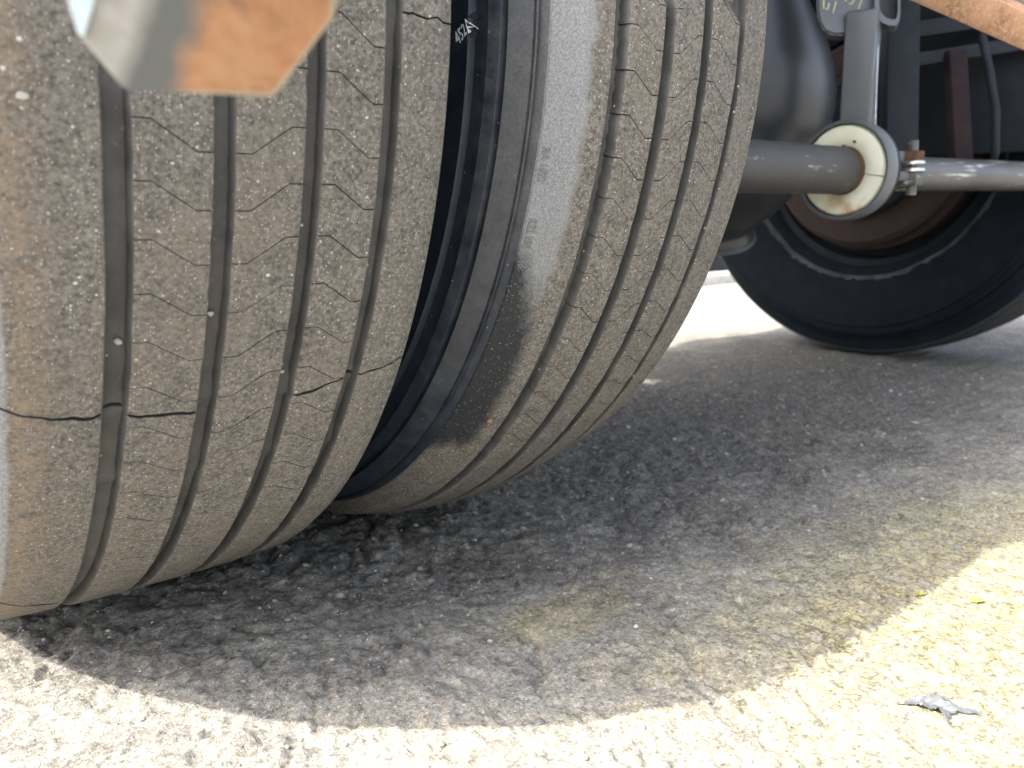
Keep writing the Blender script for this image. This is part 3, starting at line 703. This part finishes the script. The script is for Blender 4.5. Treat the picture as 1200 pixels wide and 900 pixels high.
# ------------------------------------------------------------------ dim steelwork behind
between(at(1052, 190, 1.50), at(1056, -60, 1.50), (0.055, 0.05), "rear_post", M['dark_paint'], trailer)
between(at(1127, 200, 1.58), at(1119, 60, 1.58), (0.04, 0.02), "strap", M['red_paint'], trailer)["label"] = "dull red strap hanging in the dark behind the rods"
between(at(1071, 36, 1.60), at(1180, 20, 1.60), (0.03, 0.03), "brake_pipe", M['dark_paint'], trailer)
between(at(1068, 72, 1.60), at(1250, 44, 1.60), (0.04, 0.025), "brake_pipe", M['dark_paint'], trailer)
box("unseen_frame_rail", (0.09, 1.1, 0.24), (0.98, 0.15, 1.02), M['dim_paint'], trailer)  # unseen chassis beams, added above the view for shading
box("unseen_frame_rail", (0.09, 1.1, 0.24), (1.62, 0.15, 1.02), M['dim_paint'], trailer)
box("cross_member", (0.54, 0.10, 0.16), (1.30, 0.60, 0.98), M['dim_paint'], trailer)
box("unseen_shade_deck", (1.40, 1.14, 0.02), (1.00, 0.15, 1.16), M['dim_paint'], trailer)  # unseen deck, added and sized to shade the far wheel and bushing
box("dark_fill_plate", (0.03, 0.40, 0.50), at(1150, 30, 1.66), M['dim_paint'], trailer, rz=math.radians(24))  # made-up near-black plate, stands in for darkness over the far wheel
bm = bmesh.new(); tube_path(bm, [at(1150, 40, 1.52), at(1160, 85, 1.52), at(1167, 130, 1.52), at(1166, 180, 1.54), at(1155, 215, 1.60)], 0.0075, 10); finish("air_hose", bm, M['dark_paint'], trailer, 60)
# rusty beam top right
bar_a, bar_b = at(1020, -45, 1.02), at(1330, 88, 0.86)
rb = between(bar_a, bar_b, (0.03, 0.036), "rusty_beam", M['rust'], trailer, 0.004, 0.25)
rb["label"] = "pale orange rusty beam crossing the upper right corner"
between(at(1085, -40, 1.10), at(1260, 25, 1.0), (0.02, 0.05), "grey_beam", m_simple("grey purple primer", (0.10, 0.085, 0.08), (0.15, 0.125, 0.115), 0.7, 30), trailer, 0.003)

# ------------------------------------------------------------------ mudguard bracket near the camera
def bracket():
    pts = [(78, -40), (92, 40), (99, 50), (142, 100), (151, 106), (318, 113), (326, 107), (390, 22), (396, -40)]
    dep = lambda y: 0.225 - 0.022 * (113 - y) / 153
    P0 = [at(x, y, dep(y)) for x, y in pts]
    nrm = (P0[5] - P0[0]).cross(P0[-1] - P0[0]).normalized()
    if nrm.dot(FWD) < 0: nrm = -nrm
    bm = bmesh.new(); la = bm.verts.layers.float.new("along"); lr = bm.verts.layers.float.new("rim")
    f = [bm.verts.new(p) for p in P0]; g = [bm.verts.new(p + nrm * 0.012) for p in P0]
    # inner copy so that rim can fade
    cx, cyy = 235, 40
    inn = []
    for x, y in pts:
        x2, y2 = cx + (x - cx) * 0.90, (cyy + (y - cyy) * 0.86 if y > -30 else y); inn.append(bm.verts.new(at(x2, y2, dep(y2)) - nrm * 0.0002))
    n = len(f)
    def along(x, y): return ((x - 78) + (y + 0) * 0.32) / 320
    for (x, y), a, b, c in zip(pts, f, g, inn):
        a[la] = b[la] = along(x, y); a[lr] = b[lr] = 1.0
    for (x, y), c in zip(pts, inn): c[la] = along(cx + (x - cx) * 0.90, cyy + (y - cyy) * 0.86); c[lr] = 0.0
    for i in range(n):
        j = (i + 1) % n
        bm.faces.new((f[i], f[j], inn[j], inn[i])); bm.faces.new((f[j], f[i], g[i], g[j]))
    # fill the middle with a fan of strips so the colour attribute interpolates well
    bm.faces.new(inn); bm.faces.new(g[::-1])
    bmesh.ops.recalc_face_normals(bm, faces=bm.faces)
    bmesh.ops.triangulate(bm, faces=[x for x in bm.faces if len(x.verts) > 4])
    for _ in range(3):
        bmesh.ops.subdivide_edges(bm, edges=[e for e in bm.edges if e.calc_length() > 0.005], cuts=1, use_grid_fill=True)
    bmesh.ops.triangulate(bm, faces=bm.faces)
    for v in bm.verts: pass
    o = finish("mudguard_bracket", bm, M['bracket'], trailer, 30)
    o["label"] = "half grey, half orange rusted flat bracket hanging in the upper left foreground"
    # folded lip on its left end, sky reflection in its colour, and the arm it hangs from
    bm = bmesh.new()
    q = [(76, -40), (80, 4), (92, 41), (98, 43), (108, 10), (122, -40)]
    A = [bm.verts.new(at(x, y, dep(y) - 0.0015) ) for x, y in q]; B = [bm.verts.new(at(x, y, dep(y) - 0.0015) + nrm * 0.0014) for x, y in q]
    bm.faces.new(A); bm.faces.new(B[::-1])
    for i in range(len(A)): bm.faces.new((A[i], B[i], B[(i + 1) % len(A)], A[(i + 1) % len(A)]))
    bmesh.ops.recalc_face_normals(bm, faces=bm.faces)
    finish("folded_lip", bm, M['galv'], o, 30)
    top = at(250, -34, 0.212)
    between(top, top + Vector((-0.03, 0.0, 0.75)), (0.04, 0.012), "bracket_arm", M['dim_paint'], o)
    between(at(285, -8, 0.215), at(396, 6, 0.217), (0.004, 0.006), "bracket_seam", M['dim_paint'], o, 0.001)
bracket()

# ------------------------------------------------------------------ lettering on the second tyre
def text_mesh(txt, size, ext):
    c = bpy.data.curves.new("lettering", 'FONT'); c.body = txt; c.size = size; c.extrude = ext; c.resolution_u = 3
    o = bpy.data.objects.new("lettering", c); COL.objects.link(o)
    me = bpy.data.meshes.new_from_object(o.evaluated_get(bpy.context.evaluated_depsgraph_get()))
    bpy.data.objects.remove(o); return me
def wrap_shoulder(txt, th0, x0, size, nm):
    me = text_mesh(txt, size, 0.0006)
    E = specR['edges'][0]; rE = specR['redge'][0]
    xs = [E, E + 0.0008, E + 0.006, E + 0.013, E + 0.02]; rs = [rE - .001, rE + 0.0012, rE + 0.0048, rE + 0.0092, crown(E + 0.02, RR_, 1.453, xcR)]
    for v in me.vertices:
        x = x0 + v.co.y; t = math.radians(th0) + v.co.x / 0.477
        r = np.interp(x, xs, rs) + 0.0002 + v.co.z
        v.co = (x, -0.0028 - r * math.cos(t), 0.5033 - r * math.sin(t))
    o = link(nm, me, m_simple("dark moulded letter", (0.11, 0.11, 0.11), (0.17, 0.17, 0.167), 0.7, 200), tyreR, False)
    return o
wrap_shoulder("RZL130   246", 19.9, 0.3790, 0.0068, "moulded_lettering")
wrap_shoulder("RA 1022", 13.9, 0.3790, 0.0068, "moulded_lettering")
def stamp():
    me = text_mesh("452A", 0.0128, 0.0002)
    X = 0.3412
    d = at(533.5, 53, 1.0) - CAM; o0 = CAM + d * ((X - CAM.x) / d.x)
    d = at(549.5, 31.5, 1.0) - CAM; o1 = CAM + d * ((X - CAM.x) / d.x)
    e = (o1 - o0); Lh = e.length; e.normalize(); up = Vector((-1, 0, 0)).cross(e)
    if up.y < 0: up = -up
    wtx = max(v.co.x for v in me.vertices); s = Lh / wtx
    sw = sorted((r, x) for x, r in side_left(0.3771, 0.5010, 0.4722))
    def seat(p, lift):
        r = math.hypot(p.y + 0.0028, p.z - 0.5033); return Vector((np.interp(r, [a for a, b in sw], [b for a, b in sw]) - lift, p.y, p.z))
    bm = bmesh.new(); G = {}
    for i in range(9):
        for j in range(7):
            G[i, j] = bm.verts.new(seat(o0 + e * (-0.003 + (Lh + 0.006) * i / 8) + up * (-0.0025 + 0.0135 * j / 6), 0.0005))
    for i in range(8):
        for j in range(6): bm.faces.new((G[i, j], G[i + 1, j], G[i + 1, j + 1], G[i, j + 1]))
    bmesh.ops.recalc_face_normals(bm, faces=bm.faces); bmesh.ops.solidify(bm, geom=bm.faces[:], thickness=0.0004)
    finish("stamp_patch", bm, M['inkback'], tyreR, 30)
    for v in me.vertices:
        v.co = seat(o0 + e * (v.co.x * s) + up * v.co.y, 0.0011 + v.co.z)
    link("stamped_number", me, M['ink'], tyreR, False)
stamp()
# orange clay fleck on the second tyre
bm = bmesh.new(); bmesh.ops.create_icosphere(bm, subdivisions=2, radius=0.0035)
for v in bm.verts: v.co *= 1 + 0.5 * mnoise.noise(v.co * 400); v.co.y *= 0.35; v.co.x *= 0.8; v.co.z *= 0.55
bmesh.ops.translate(bm, vec=(0.4005, -0.0028 - 0.4925 * math.cos(math.radians(41.5)), 0.5033 - 0.4925 * math.sin(math.radians(41.5))), verts=bm.verts)
finish("clay_fleck", bm, M['orange_clay'], tyreR)

# pale stones pressed into the nearest tyre
def stones():
    rnd = random.Random(3)
    stone = m_simple("pale pressed-in stone", (0.30, 0.29, 0.26), (0.52, 0.50, 0.46), 0.8, 200)
    for x, th, s in ((0.066, 12.2, 0.0021), (0.054, 12.8, 0.0017), (0.067, 9.6, 0.0012), (0.060, 11.0, 0.0013), (0.0985, 9.3, 0.0016), (0.1515, 25.0, 0.0015), (0.1045, 26.6, 0.0018),
                     (0.120, 19.0, 0.0010), (0.178, 22.0, 0.0011), (0.2300, 12.0, 0.0011), (0.083, 22.0, 0.0010), (0.200, 30.5, 0.0012)):
        groove = any(a - 0.001 < x < b + 0.001 for a, b in specL['grooves'])
        r = crown(x, RL, kL, xcL) - (0.0085 if groove else 0.0002)
        bm = bmesh.new(); bmesh.ops.create_icosphere(bm, subdivisions=1, radius=s)
        for v in bm.verts: v.co = Vector((v.co.x * 1.3, v.co.y * 0.7, v.co.z)) * rnd.uniform(0.75, 1.25)
        t = math.radians(th); bmesh.ops.translate(bm, vec=(x, -r * math.cos(t), 0.5 - r * math.sin(t)), verts=bm.verts)
        finish("pressed_stone", bm, stone, tyreL, 20)
stones()

# ------------------------------------------------------------------ litter on the ground
def crumple(name, outline, cx, cy, scale, ang, mat, label, cat, amp, n=26):
    """a crumpled thin sheet: grid clipped to an outline, creased and thickened"""
    bm = bmesh.new(); N = n; vs_ = {}
    from mathutils.geometry import intersect_point_tri_2d
    def inside(x, y):
        c = False; m = len(outline)
        for i in range(m):
            x1, y1 = outline[i]; x2, y2 = outline[(i + 1) % m]
            if (y1 > y) != (y2 > y) and x < (x2 - x1) * (y - y1) / (y2 - y1) + x1: c = not c
        return c
    for i in range(N + 1):
        for j in range(N + 1):
            x, y = -1 + 2 * i / N, -1 + 2 * j / N
            z = amp * (abs(mnoise.noise((x * 1.7, y * 1.7, 3))) + 0.6 * abs(mnoise.noise((x * 4, y * 4, 8))) + 0.3 * abs(mnoise.noise((x * 9, y * 9, 5)))) + 0.25 * amp * (1 - x * x)
            X, Y = x * scale, y * scale
            vs_[i, j] = bm.verts.new((X * math.cos(ang) - Y * math.sin(ang), X * math.sin(ang) + Y * math.cos(ang), z))
    for i in range(N):
        for j in range(N):
            if inside(-1 + 2 * (i + .5) / N, -1 + 2 * (j + .5) / N): bm.faces.new((vs_[i, j], vs_[i + 1, j], vs_[i + 1, j + 1], vs_[i, j + 1]))
    bmesh.ops.delete(bm, geom=[v for v in bm.verts if not v.link_faces], context='VERTS')
    bmesh.ops.solidify(bm, geom=bm.faces[:], thickness=0.0005)
    z = float(ground_h(np.array([cx]), np.array([cy]))[0])
    me = bpy.data.meshes.new(name); bm.to_mesh(me); bm.free()
    o = link(name, me, mat, None, True); o.location = (cx, cy, z + 0.001); o["label"] = label; o["category"] = cat
    sharp(o, 25); return o
crumple("crumpled_scrap", [(-1, 0.28), (-0.45, 0.42), (0.1, 0.52), (0.45, 0.35), (0.62, 0.0), (1.0, -0.12), (0.98, -0.28), (0.5, -0.2), (0.1, -0.35), (-0.12, -0.75), (-0.2, -0.2), (-0.45, 0.1)],
        0.551, -0.683, 0.026, math.radians(-40), M['foil'], "grey crumpled scrap of foil lying on sunlit concrete", "litter", 0.0065)
def leafbit(px, py_, s, label):
    d = at(px, py_, 1.0) - CAM; p = CAM + d * (-CAM.z / d.z)
    crumple("leaf_scrap", [(-1, -0.1), (-0.4, 0.5), (0.4, 0.45), (1, 0.05), (0.3, -0.5), (-0.5, -0.45)], p.x, p.y, s, math.radians(-20), M['leaf'], label, "leaf", 0.0025, 12)
leafbit(1144, 706, 0.0085, "yellow leaf scrap in the sunlit patch near the shadow edge")
leafbit(1079, 698, 0.006, "small yellow leaf scrap just inside the shadow")
